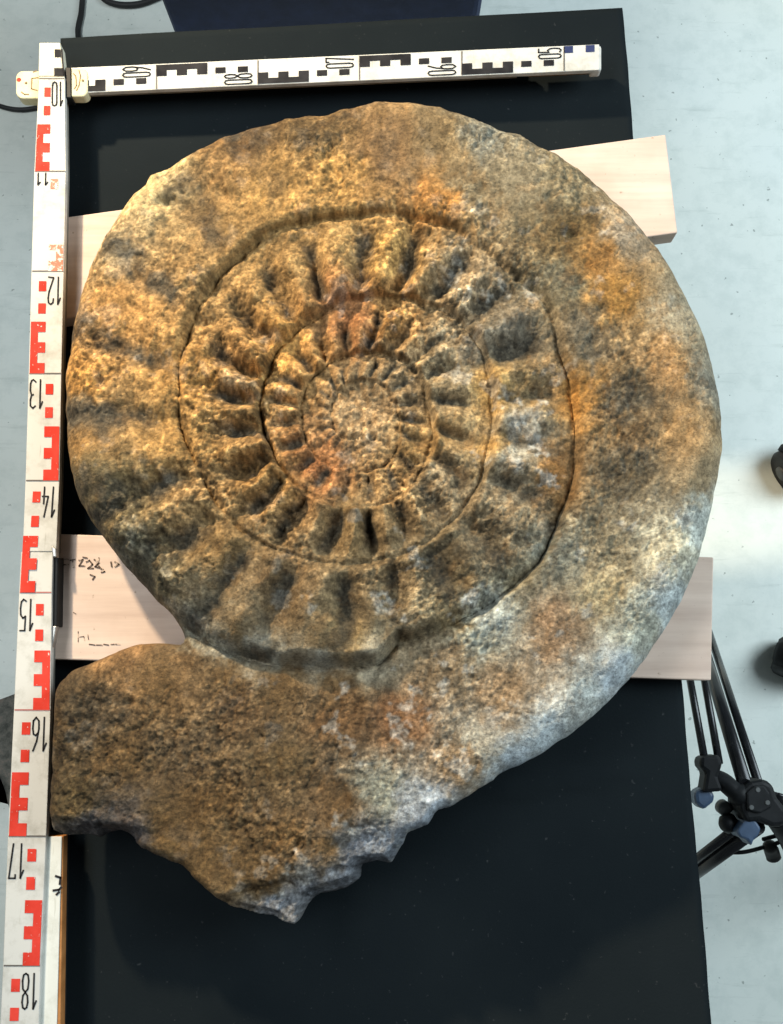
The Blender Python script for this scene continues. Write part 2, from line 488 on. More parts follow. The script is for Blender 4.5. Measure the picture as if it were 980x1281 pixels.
def deci(corners, z, left, text, mE, tick=M_tick, parts=('E', 'sq', 'num'), ebs=((.5, .6), (.7, .8), (.9, 1)), sqs=((.10, .2), (.32, .42)), numb=(0.06, 0.33), aoff=0.0):
    """corners: world points of the tick line (side a=0, side a=1) and of the next tick"""
    L0, R0, L1, R1 = corners
    def P(a, b):
        return (L0 * (1 - a) + R0 * a) * (1 - b) + (L1 * (1 - a) + R1 * a) * b
    def quad(bm, a0, a1, b0, b1, zz):
        q = [P(a0, b0), P(a1, b0), P(a1, b1), P(a0, b1)]
        bm.faces.new([bm.verts.new((p.x, p.y, zz)) for p in q])
    def side(a): return (a + aoff) if left else 1 - (a + aoff)
    if 'tick' not in parts:
        bm = bmesh.new()
        quad(bm, 0.02, 0.98, -0.006, 0.006, z)
        obj('tick_line', bm, tick, st)
    if 'E' in parts:
        bm = bmesh.new()
        quad(bm, side(.03), side(.25), ebs[0][0], ebs[-1][1], z + 3e-5)
        for b0, b1 in ebs:
            quad(bm, side(.25), side(.48), b0, b1, z + 3e-5)
        obj('graduation_block', bm, mE, st)
    if 'sq' in parts:
        for b0, b1 in sqs:
            bm = bmesh.new()
            quad(bm, side(.24), side(.47), b0, b1, z + 3e-5)
            obj('graduation_block', bm, mE, st)
    if 'num' in parts and text:
        bm = bmesh.new()
        ctr = side(0.735)
        k = 0
        for i, ch in enumerate(text):
            for path in digit_paths(ch):
                pts = []
                for x, y in path:
                    a = ctr + (0.5 - i) * 0.235 * 1.0 - (x - 0.5) * 0.165
                    b = numb[0] + (numb[1] - numb[0]) * y / 2.4
                    pts.append(P(a, b))
                ribbon(bm, pts, 0.00135, z + 6e-5 + k * 1e-5)
                k += 1
        obj('numeral', bm, M_ink, st)
zt = ZV + 0.0004
ticks = [(98, 48.5, 81.2), (214, 43, 82.5), (339, 39.5, 80), (467, 36, 77), (601, 32, 74.5), (741, 24, 65), (888, 17.5, 63.5), (1046, 10, 58), (1208, 4, 51), (1375, -4, 46)]
for i in range(9):
    (y0, l0, r0), (y1, l1, r1) = ticks[i], ticks[i + 1]
    z = zt if i < 5 else zt - 0.0006
    c = (at(l0, y0, z), at(r0, y0, z), at(l1, y1, z), at(r1, y1, z))
    kw = {}
    if i == 1:
        kw = dict(ebs=((.74, .79), (.9, 1)), sqs=((.08, .18),), numb=(0.02, 0.14))
    if i == 0: kw = dict(sqs=((.10, .2), (.30, .4)), numb=(0.04, 0.30))
    deci(c, z, i % 2 == 0, str(10 + i), M_faded if i == 1 else M_red, M_redtick if i in (5, 6) else M_tick, **kw)
# tongue: the last black graduation before the hinge
for (a, b, cc, d) in ((68.5, 61.5, 75.3, 71.5), (68, 85, 79, 95)):
    bm = bmesh.new()
    bm.faces.new([bm.verts.new(at(x, y, ZV - 0.0006)) for x, y in ((a, b), (cc, b), (cc + 1, d), (a, d))])
    obj('graduation_block', bm, M_ink, st)
bm = bmesh.new()
bm.faces.new([bm.verts.new(at(x, y, ZV - 0.0006)) for x, y in ((76, 61.5), (78.6, 61.5), (81, 95), (79.6, 95))])
obj('graduation_block', bm, M_ink, st)
zt = ZH + 0.0004
hx = [(706, '05'), (578, '06'), (450, '07'), (323, '08'), (196, '09'), (68, '')]
for i in range(5):
    x0, x1 = hx[i][0], hx[i + 1][0]
    c = (at(x0, hz(x0) - 16.2, zt), at(x0, hz(x0) + 15, zt), at(x1, hz(x1) - 16.2, zt), at(x1, hz(x1) + 15, zt))
    left = i % 2 == 1
    kw = {}
    if i == 4: kw = dict(ebs=((.5, .6), (.66, .675)))
    if i == 0: kw = dict(numb=(0.03, 0.25))
    deci(c, zt, left, hx[i][1], M_ink, **kw)
for x in (712, 739):
    bm = bmesh.new()
    bm.faces.new([bm.verts.new(at(p, hz(p) + q, zt)) for p, q in ((x - 6, -16), (x + 5, -16), (x + 5, -7.5), (x - 6, -7.5))])
    obj('graduation_block', bm, M_navy, st)

# ------------------------------------------------------------------ white lath below the fossil tip
lt = empty('painted_lath', at(66, 1170, 0))
tag(lt, 'white painted wooden lath with bare orange side, lying along the red staff', 'lath')
px_prism('shade_base', [(58, 1043), (78, 1043), (72, 1310), (51, 1310)], 0.0235, 0.0235, M_rubber, lt, bevel=0.0005)  # added black strip so the lath's lower side sinks into shadow
px_prism('wood_core', [(58, 1046), (79.6, 1046), (75.5, 1310), (50, 1310)], 0.0352, 0.0118, M_orange, lt, bevel=0.0008)
px_prism('painted_face', [(58.2, 1046.5), (77.5, 1046.5), (70.5, 1309), (50.2, 1309)], 0.0365, 0.0014, M_lath, lt, bevel=0.0004)
px_ribbons('ink_stain', [[(70, 1096), (76, 1098), (75, 1106)], [(67, 1114), (74, 1113), (77, 1110)], [(71, 1119), (74, 1116)]], 0.0019, 0.0370, M_ink, lt)

# ------------------------------------------------------------------ numpy noise
def vnoise(x, y, seed):
    r = np.random.default_rng(seed)
    tabl = r.random((256, 256))
    xi = np.floor(x).astype(np.int64)
    yi = np.floor(y).astype(np.int64)
    fx, fy = x - xi, y - yi
    fx = fx * fx * fx * (fx * (fx * 6 - 15) + 10)
    fy = fy * fy * fy * (fy * (fy * 6 - 15) + 10)
    x0, x1, y0, y1 = xi & 255, (xi + 1) & 255, yi & 255, (yi + 1) & 255
    return (tabl[y0, x0] * (1 - fx) + tabl[y0, x1] * fx) * (1 - fy) + (tabl[y1, x0] * (1 - fx) + tabl[y1, x1] * fx) * fy - 0.5
def fbm(x, y, wl, octaves, seed, gain=0.5):
    s = np.zeros_like(x)
    a, tot = 1.0, 0.0
    for o in range(octaves):
        an = 0.6 + o * 1.1
        ca, sa = math.cos(an), math.sin(an)
        s += a * vnoise((x * ca - y * sa) / wl + 17.3 * o, (x * sa + y * ca) / wl + 9.1 * o, seed + o)
        tot += a
        a *= gain
        wl *= 0.5
    return s / tot * 2.0
def worley(x, y, cell, seed):
    r = np.random.default_rng(seed)
    jx, jy = r.random((128, 128)), r.random((128, 128))
    gx, gy = np.floor(x / cell).astype(np.int64), np.floor(y / cell).astype(np.int64)
    d1 = np.full(x.shape, 9.0)
    idv = np.zeros(x.shape)
    rv = r.random((128, 128))
    for dx in (-1, 0, 1):
        for dy in (-1, 0, 1):
            cx, cy = (gx + dx) & 127, (gy + dy) & 127
            px = (gx + dx + jx[cy, cx])
            py = (gy + dy + jy[cy, cx])
            d = np.hypot(x / cell - px, y / cell - py)
            m = d < d1
            d1 = np.where(m, d, d1)
            idv = np.where(m, rv[cy, cx], idv)
    return d1, idv
def sstep(a, b, x):
    t = np.clip((x - a) / (b - a), 0, 1)
    return t * t * (3 - 2 * t)
def idw(x, y, pts, vals, power=2.6, eps=14.0):
    pts = np.array(pts, float)
    vals = np.array(vals, float)
    if vals.ndim == 1: vals = vals[:, None]
    num = np.zeros((x.size, vals.shape[1]))
    den = np.zeros(x.size)
    for (a, b), vv in zip(pts, vals):
        w = ((x - a) ** 2 + (y - b) ** 2 + eps * eps) ** (-power / 2)
        num += w[:, None] * vv
        den += w
    return num / den[:, None]

# ------------------------------------------------------------------ the ammonite
Z0 = 0.100
EDGE_Z = 0.066
OUT = [(400, 144), (420, 138), (445, 136), (470, 132), (510, 130), (545, 134), (575, 142), (605, 151), (628, 163), (655, 172), (680, 186), (705, 196), (730, 212), (765, 243), (800, 284),
       (830, 321), (858, 368), (880, 418), (894, 463), (902, 510), (903, 560), (897, 612), (886, 660), (874, 702), (858, 742), (838, 780), (812, 818),
       (793, 846), (760, 878), (722, 912), (690, 934), (640, 963), (602, 984), (572, 1003), (550, 1014), (536, 1032), (512, 1044), (503, 1062), (492, 1079),
       (472, 1078), (455, 1083), (452, 1098), (432, 1112), (402, 1122), (388, 1134), (372, 1153), (345, 1147), (312, 1141), (288, 1130), (262, 1113), (246, 1101),
       (232, 1084), (214, 1077), (190, 1064), (168, 1050), (150, 1043), (120, 1047), (92, 1045), (67, 1041), (66, 1000), (67, 950), (69, 900), (69, 868), (75, 853),
       (92, 838), (118, 828), (150, 813), (176, 805), (203, 806), (226, 806), (231, 797), (215, 770), (190, 744), (168, 722), (149, 700), (131, 676), (116, 655), (103, 630), (92, 600),
       (85, 560), (82, 520), (85, 470), (89, 430), (97, 395), (105, 360), (117, 325), (134, 295), (150, 270), (164, 251), (176, 240), (182, 228), (200, 216), (218, 206),
       (242, 194), (272, 179), (310, 166), (350, 155), (385, 147)]
def build_stone():
    # ---- outline on the stone's rim plane
    o = np.array(OUT, float)
    n = len(o)
    dense = []
    for i in range(n):
        a, b, c, d = o[i - 1], o[i], o[(i + 1) % n], o[(i + 2) % n]
        L = np.hypot(*(c - b))
        k = max(2, int(L / 5))
        for j in range(k):
            t = j / k
            p = 0.5 * (2 * b + (c - a) * t + (2 * a - 5 * b + 4 * c - d) * t * t + (3 * b - a - 3 * c + d) * t ** 3)
            dense.append(0.6 * p + 0.4 * (b * (1 - t) + c * t))
    dense = np.array(dense)
    jx = fbm(dense[:, 0] * 1.0, dense[:, 1] * 1.0, 26, 3, 5)
    jy = fbm(dense[:, 0] * 1.0, dense[:, 1] * 1.0, 26, 3, 9)
    rough_e = 2.2 + 2.4 * (dense[:, 1] > 960)
    dense[:, 0] += jx * rough_e
    dense[:, 1] += jy * rough_e
    X, Y = at_np(dense[:, 0], dense[:, 1], EDGE_Z)
    poly = np.stack([X, Y], 1)
    # the silhouette lies on the bulge above the rim: pull the rim in where the bulge leans away from the viewer
    tg = np.roll(poly, -5, 0) - np.roll(poly, 5, 0)
    on = np.stack([tg[:, 1], -tg[:, 0]], 1)
    on /= np.linalg.norm(on, axis=1)[:, None] + 1e-9
    if 0.5 * np.sum(poly[:, 0] * np.roll(poly[:, 1], -1) - np.roll(poly[:, 0], -1) * poly[:, 1]) < 0: on = -on
    rv = poly - np.array([CAM.x, CAM.y])
    ta = np.maximum(np.sum(rv * on, 1), 0) / (CAM.z - 0.09)
    hb = np.interp(dense[:, 1], [100, 780, 850, 1000], [.048, .046, .030, .012])
    dl = np.sqrt((hb * ta) ** 2 + 0.034 ** 2) - 0.034
    ker = np.ones(9) / 9
    dl = np.convolve(np.concatenate([dl[-4:], dl, dl[:4]]), ker, 'valid')
    poly = poly - on * dl[:, None]
    # ---- grid in world millimetres
    step = 0.00098
    gx = np.arange(poly[:, 0].min() - 0.004, poly[:, 0].max() + 0.004, step)
    gy = np.arange(poly[:, 1].min() - 0.004, poly[:, 1].max() + 0.004, step)
    GX, GY = np.meshgrid(gx, gy)
    shape = GX.shape
    fx, fy = GX.ravel(), GY.ravel()
    # inside test + distance to the outline
    best = np.full(fx.size, 1e9)
    bx_, by_ = np.zeros(fx.size), np.zeros(fx.size)
    inside = np.zeros(fx.size, bool)
    m = len(poly)
    for i in range(m):
        ax, ay = poly[i]
        cx, cy = poly[(i + 1) % m]
        ex, ey = cx - ax, cy - ay
        # crossing test, only on the rows it concerns
        lo, hi = min(ay, cy), max(ay, cy)
        r0, r1 = np.searchsorted(gy, lo, 'right'), np.searchsorted(gy, hi, 'right')
        if r1 > r0:
            sl = slice(r0 * shape[1], r1 * shape[1])
            yy = fy[sl]
            inside[sl] ^= fx[sl] < ax + (yy - ay) / ey * ex
        # distance within 75 mm of the segment
        R_ = 0.078
        c0, c1 = np.searchsorted(gx, min(ax, cx) - R_), np.searchsorted(gx, max(ax, cx) + R_)
        q0, q1 = np.searchsorted(gy, lo - R_), np.searchsorted(gy, hi + R_)
        sx, sy = GX[q0:q1, c0:c1], GY[q0:q1, c0:c1]
        t = np.clip(((sx - ax) * ex + (sy - ay) * ey) / (ex * ex + ey * ey), 0, 1)
        px_, py_ = ax + t * ex, ay + t * ey
        d = (sx - px_) ** 2 + (sy - py_) ** 2
        B = best.reshape(shape)[q0:q1, c0:c1]
        mk = d < B
        B[mk] = d[mk]
        bx_.reshape(shape)[q0:q1, c0:c1][mk] = px_[mk]
        by_.reshape(shape)[q0:q1, c0:c1][mk] = py_[mk]
    dist = np.sqrt(np.minimum(best, 1.0))
    # cells whose four corners are inside
    ins = inside.reshape(shape)
    cell = ins[:-1, :-1] & ins[1:, :-1] & ins[:-1, 1:] & ins[1:, 1:]
    used = np.zeros(shape, bool)
    used[:-1, :-1] |= cell; used[1:, :-1] |= cell; used[:-1, 1:] |= cell; used[1:, 1:] |= cell
    cnt = np.zeros(shape, int)
    cnt[:-1, :-1] += cell; cnt[1:, :-1] += cell; cnt[:-1, 1:] += cell; cnt[1:, 1:] += cell
    edge = used & (cnt < 4)
    idx = np.full(shape, -1)
    idx[used] = np.arange(used.sum())
    vx, vy, d = fx[used.ravel()].copy(), fy[used.ravel()].copy(), dist[used.ravel()].copy()
    eb = edge.ravel()[used.ravel()]
    nx, ny = bx_[used.ravel()], by_[used.ravel()]
    vx[eb], vy[eb], d[eb] = nx[eb], ny[eb], 0.0
    # ---- picture coordinates on the mean surface plane, lightly warped
    px, py = proj_np(vx, vy, np.full_like(vx, Z0))
    wx = px + fbm(px, py, 70, 4, 21) * 7.0
    wy = py + fbm(px, py, 70, 4, 31) * 7.0
    # ---- spiral coordinates
    CX, CY = 446.0, 520.0
    sut = [(240, 792), (300, 821), (350, 832), (400, 838), (470, 832), (498, 803), (560, 780), (620, 745), (682, 690), (711, 622), (722, 560), (717, 505), (700, 440), (678, 385), (640, 345),
           (590, 312), (540, 287), (500, 275), (440, 274), (382, 281), (330, 300), (280, 345), (246, 405), (228, 460), (226, 520), (240, 570), (262, 620), (300, 665), (350, 694), (420, 706), (500, 692), (568, 652), (608, 580),
           (620, 510), (606, 442), (562, 392), (500, 376), (440, 376), (390, 396), (350, 432), (332, 490), (340, 560), (365, 603), (402, 628), (450, 634), (500, 618), (533, 570), (538, 510), (512, 455),
           (462, 440), (412, 452), (384, 488), (379, 530), (398, 572), (440, 588), (485, 572), (500, 530), (490, 490), (455, 475), (425, 490), (415, 525)]
    tau, lr = [], []
    prev = None
    for x, y in sut:
        a = math.atan2(x - CX, y - CY) / (2 * math.pi)     # 0 at the bottom, grows towards the right
        if prev is None:
            a0 = a
        else:
            while a < prev - 0.3: a += 1
        prev = a
        tau.append(a)
        lr.append(math.log(math.hypot(x - CX, y - CY)))
    tau, lr = np.array(tau), np.array(lr)
    K = 0.536
    def Lr(t):
        r = np.interp(t, tau, lr)
        r = np.where(t < tau[0], lr[0] + (tau[0] - t) * K + 3.0 * np.clip((-0.30 - t) / 0.1, 0, 1) * 0 + np.where(t < -0.35, 4.0, 0.0), r)
        return np.where(t > tau[-1], lr[-1] - (t - tau[-1]) * K, r)
    rr = np.hypot(wx - CX, wy - CY) + 1e-3
    th = np.mod(np.arctan2(wx - CX, wy - CY) / (2 * math.pi), 1.0)
    lnr = np.log(rr)
    T = np.full(px.shape, -2.0)
    s = np.zeros(px.shape)
    dsut = np.full(px.shape, 99.0)
    for nn in range(-2, 6):
        inn, outr = Lr(th + nn), Lr(th + nn - 1)
        mk = (lnr >= inn) & (lnr < outr)
        T = np.where(mk, th + nn, T)
        wid_ = np.minimum(np.exp(outr), np.exp(inn) * 1.71) - np.exp(inn)
        s = np.where(mk, np.clip((np.exp(lnr) - np.exp(inn)) / wid_, 0, 1), s)
        di = (lnr - inn) * rr
        dsut = np.where(np.abs(di) < np.abs(dsut), di, dsut)
    core = lnr < Lr(th + 3.5)
    s = np.where(core, 0.5, s)
    T = np.where(core, 4.6, T)
    inn_n = np.exp(-(rr / 60.0) ** 2)
    # ---- heights
    ct = [-0.6, -0.25, -0.12, 0.0, 0.12, 0.25, 0.5, 0.75, 0.9, 1.0, 1.1, 1.25, 1.5, 1.75, 2.0, 2.25, 2.5, 2.75, 3.0, 3.5, 6]
    cz = [.074, .080, .086, .093, .104, .111, .116, .116, .115, .114, .111, .1075, .1075, .1120, .1085, .1035, .1010, .1020, .0990, .096, .094]
    def crest(t): return np.interp(t, ct, cz)
    wt = [-.2, -.03, .05, .15, .25, .35, .45, .52, .6, .66, .71, .82, 1.0, 1.12, 1.25, 1.38, 1.5, 1.65, 1.76, 1.86, 2.0, 2.15, 2.3, 2.5, 2.75, 2.95, 3.2, 3.5, 4, 6]
    wz = [.003, .003, .006, .010, .009, .004, .003, .006, .010, .008, .001, .0, .004, .005, .009, .006, .010, .013, .010, .004, .003, .005, .005, .008, .008, .003, .003, .004, .002, 0]
    def edge_h(t):
        k = sstep(0.80, 0.90, t)
        return (crest(t - 1) - np.interp(t - 1, wt, wz)) * k + crest(t) * (1 - k)
    zc = crest(T)
    e_in, e_out = edge_h(T + 1), edge_h(T)
    lip = np.exp(-((T - 1.03) / 0.10) ** 2)
    fall = np.where(s > 0.42, ((s - 0.42) / 0.58) ** 2, 0) * (1 - lip) + lip * sstep(0.83, 1.0, s) ** 1.2
    ww = np.interp(T, [0, .3, .5, .75, .9, 1.3, 1.5, 1.8, 2.0, 2.5, 3], [.06, .04, .026, .030, .07, .06, .06, .07, .09, .09, .1])
    ww = ww * np.clip(1 + 0.9 * fbm(px, py, 34, 3, 601), 0.4, 2.2)
    wall = sstep(0.0, 1.0, s / ww) * 0.82 + sstep(0.05, 0.34, s) * 0.18
    h = e_in + (zc - e_in) * wall
    h = np.where(s > 0.3, h + (e_out - zc) * fall, h)
    # suture groove
    gd = np.interp(T, [-.3, -.05, .05, .2, .35, .45, .66, .71, 1.2, 1.45, 1.8, 2.0, 2.2, 2.6, 3.0, 4], [.005, .008, .009, .009, .006, .006, .010, .002, .003, .008, .010, .003, .004, .007, .004, .001])
    gd = np.where(dsut < 0, np.roll(gd, 0), gd)
    h -= gd * np.exp(-(np.abs(dsut) / (3.0 + 2.0 * (rr > 200))) ** 2) * (0.75 + 0.5 * fbm(px, py, 40, 2, 77))
    # ribs
    ra = np.interp(T, [-1, .4, .55, .7, .78, .9, 1.0, 1.1, 1.25, 1.4, 1.5, 1.75, 2.0, 2.2, 2.6, 3.0, 3.6, 4.5, 6], [0, .0014, .0026, .0048, .0090, .0110, .0140, .0140, .0140, .0165, .0205, .0215, .0215, .0130, .0130, .0080, .0040, .0, 0])
    pt = [-1, .258, .758, .808, .853, .897, .942, .99, 1.036, 1.729, 1.777, 1.828, 1.874, 1.917, 1.969, 2.017, 3.0, 6.0]
    pn = [-35, -10, 0, 1, 2, 3, 4, 5, 6, 21, 22, 23, 24, 25, 26, 27, 46.5, 104]
    ph = np.interp(T, pt, pn) + fbm(px, py, 90, 2, 41) * 0.10 + fbm(px, py, 26, 3, 47) * 0.13 + (s - 0.35) * 0.12
    rib = (0.5 - 0.5 * np.cos(2 * math.pi * ph)) ** 0.75
    k1 = sstep(0.93, 1.02, T)
    k2 = np.exp(-((T - 1.03) / 0.12) ** 2)
    env = sstep(-0.02, 0.12, s) * (1 - (0.35 + 0.45 * k1) * sstep(0.55 - 0.15 * k2, 0.95 - 0.20 * k2, s))
    env *= 1.0 + 0.5 * fbm(px, py, 40, 3, 53)
    env *= 1.0 + 0.5 * vnoise(np.round(ph) * 0.73, np.zeros_like(ph), 8)
    h += ra * (rib - 0.62) * env
    h += inn_n * (fbm(px, py, 22, 3, 701) * 0.004 + fbm(px, py, 9, 2, 711) * 0.002)
    # raised rim along the inner edge of each whorl
    h += np.interp(T, [-.2, .0, .2, .4, .8, 1.0, 1.2, 1.4, 1.6, 1.9, 2.2, 2.6, 3, 5], [0, .001, .003, .0015, .001, .003, .0045, .002, .001, .0025, .003, .001, .001, 0]) * np.exp(-((s - 0.10) / 0.07) ** 2)
    # broad low ribs of the outer whorl on the right, undulating body chamber
    h += 0.0016 * np.cos(2 * math.pi * (T * 15)) * sstep(0.1, 0.3, T) * (1 - sstep(0.40, 0.55, T)) * sstep(0.1, .3, s) * (1 - sstep(.6, .9, s))
    # rim
    pts = [(480, 200), (250, 250), (130, 420), (110, 580), (180, 720), (230, 790), (100, 880), (90, 950), (110, 1030), (250, 1090), (350, 1140), (460, 1070), (540, 1010), (650, 950), (800, 830), (880, 650), (880, 450), (780, 280), (620, 170), (200, 820), (150, 830)]
    wv = [.034, .030, .034, .036, .034, .022, .022, .016, .012, .010, .010, .012, .014, .028, .042, .046, .046, .046, .044, .024, .022]
    wr = idw(px, py, pts, wv, 3)[:, 0]
    wr *= 1 + 0.35 * fbm(px, py, 60, 3, 15)
    q = np.clip(1 - d / wr, 0, 1)
    prof = 1 - np.sqrt(np.clip(1 - q ** 2.2, 0, 1))
    bl = lambda ax, ay, rx, ry: np.exp(-(((px + n_a - ax) / rx) ** 2 + ((py + n_b - ay) / ry) ** 2) ** 2)
    n_a, n_b = fbm(px, py, 40, 4, 301) * 14, fbm(px, py, 40, 4, 311) * 14
    fract = np.clip(bl(345, 1135, 62, 26) + bl(462, 1085, 58, 46) + bl(110, 1046, 62, 14) + 0.8 * bl(400, 1118, 40, 30), 0, 1)
    prof = prof * (1 - fract) + fract * np.clip(q, 0, 1) ** 1.2 
    ez = EDGE_Z - 0.014 * fract
    h = h - 0.010 * fract * np.clip(d / 0.004, 0, 1)
    h = h - (h - ez) * prof
    # fracture ledges
    led, lid = worley(px + fbm(px, py, 30, 3, 3) * 10, (py + fbm(px, py, 30, 3, 6) * 10) * 1.6, 34, 55)
    h -= fract * (lid - 0.4) * 0.007 * sstep(0.0, 0.05, d) * 0 + fract * (lid - 0.5) * 0.004 * np.clip(d / 0.006, 0, 1)
    # surface roughness
    n1 = fbm(px, py, 90, 3, 101)
    n2 = fbm(px, py, 30, 3, 111)
    n3 = fbm(px, py, 11, 3, 121, 0.65)
    n4 = fbm(px, py, 4.2, 2, 131, 0.7)
    rough = idw(px, py, [(446, 520), (300, 400), (300, 620), (550, 700), (600, 400), (480, 320), (200, 500), (250, 280), (480, 190), (680, 260), (780, 500), (870, 420), (880, 600), (780, 780), (700, 900), (560, 880), (300, 930), (150, 930), (350, 1050), (440, 1080), (340, 815), (430, 825)],
                [1.15, 1.2, 1.1, 1.0, 1.0, 1.15, .75, .5, .5, .6, .7, .35, .35, .45, .35, .75, .95, .9, .9, .5, .25, .25], 2.5)[:, 0]
    rough *= np.clip(0.85 + 1.1 * fbm(px, py, 80, 3, 501), np.where(rr < 300, 0.70, 0.35), 1.6)
    rough *= 1 - 0.6 * np.clip(1 - d / 0.02, 0, 1) * (1 - fract)
    keep = np.clip(d / 0.004, 0, 1)
    ridge = (1 - np.abs(n3) * 2.2)
    h += keep * (n1 * 0.0030 * (1 + 0.6 * (rr > 260)) + rough * (n2 * 0.0026 + n3 * 0.0017 + n4 * 0.00075 + 0.0006 * ridge))
    # fine cracks
    ck = fbm(px, py, 70, 4, 801, 0.6)
    ckm = sstep(0.05, 0.3, fbm(px, py, 120, 2, 811)) * (0.4 + 0.6 * rough)
    h -= keep * ckm * 0.0022 * np.exp(-(ck / 0.012) ** 2)
    ck = fbm(px, py, 48, 4, 821, 0.6)
    ckm = sstep(0.0, 0.3, fbm(px, py, 100, 2, 831)) * (0.3 + 0.7 * rough)
    h -= keep * ckm * 0.0018 * np.exp(-(ck / 0.014) ** 2)
    # pits
    wd, wid = worley(px + n2 * 12, py + n2 * 12, 26, 61)
    pit = np.where(wid > 0.72, np.exp(-(wd / 0.26) ** 2), 0)
    h -= keep * pit * 0.0032 * (0.4 + rough * 0.6)
    wd2, wid2 = worley(px + n3 * 5, py + n3 * 5, 9.5, 67)
    pit2 = np.where(wid2 > 0.62, np.exp(-(wd2 / 0.3) ** 2), 0)
    h -= keep * pit2 * 0.0014 * rough
    for (ax, ay, rx, ry, dp) in [(300, 190, 12, 16, .008), (208, 262, 14, 7, .007), (262, 408, 16, 7, .007), (512, 292, 10, 16, .007), (390, 165, 14, 10, .003), (165, 690, 30, 18, .002),
                                 (200, 300, 8, 14, .004), (170, 395, 16, 8, .003), (715, 300, 14, 7, .006), (520, 240, 8, 22, .003), (725, 265, 6, 20, .003)]:
        h -= dp * np.exp(-(((px - ax) / rx) ** 2 + ((py - ay) / ry) ** 2))
    gd1, gid1 = worley(px + n4 * 2, py + n4 * 2, 4.2, 401)
    gd2, gid2 = worley(px + n3 * 4, py + n3 * 4, 10.5, 411)
    h += keep * rough * (0.0011 * (0.45 - gd1) * (0.4 + gid1) + 0.0017 * (0.45 - gd2) * gid2)
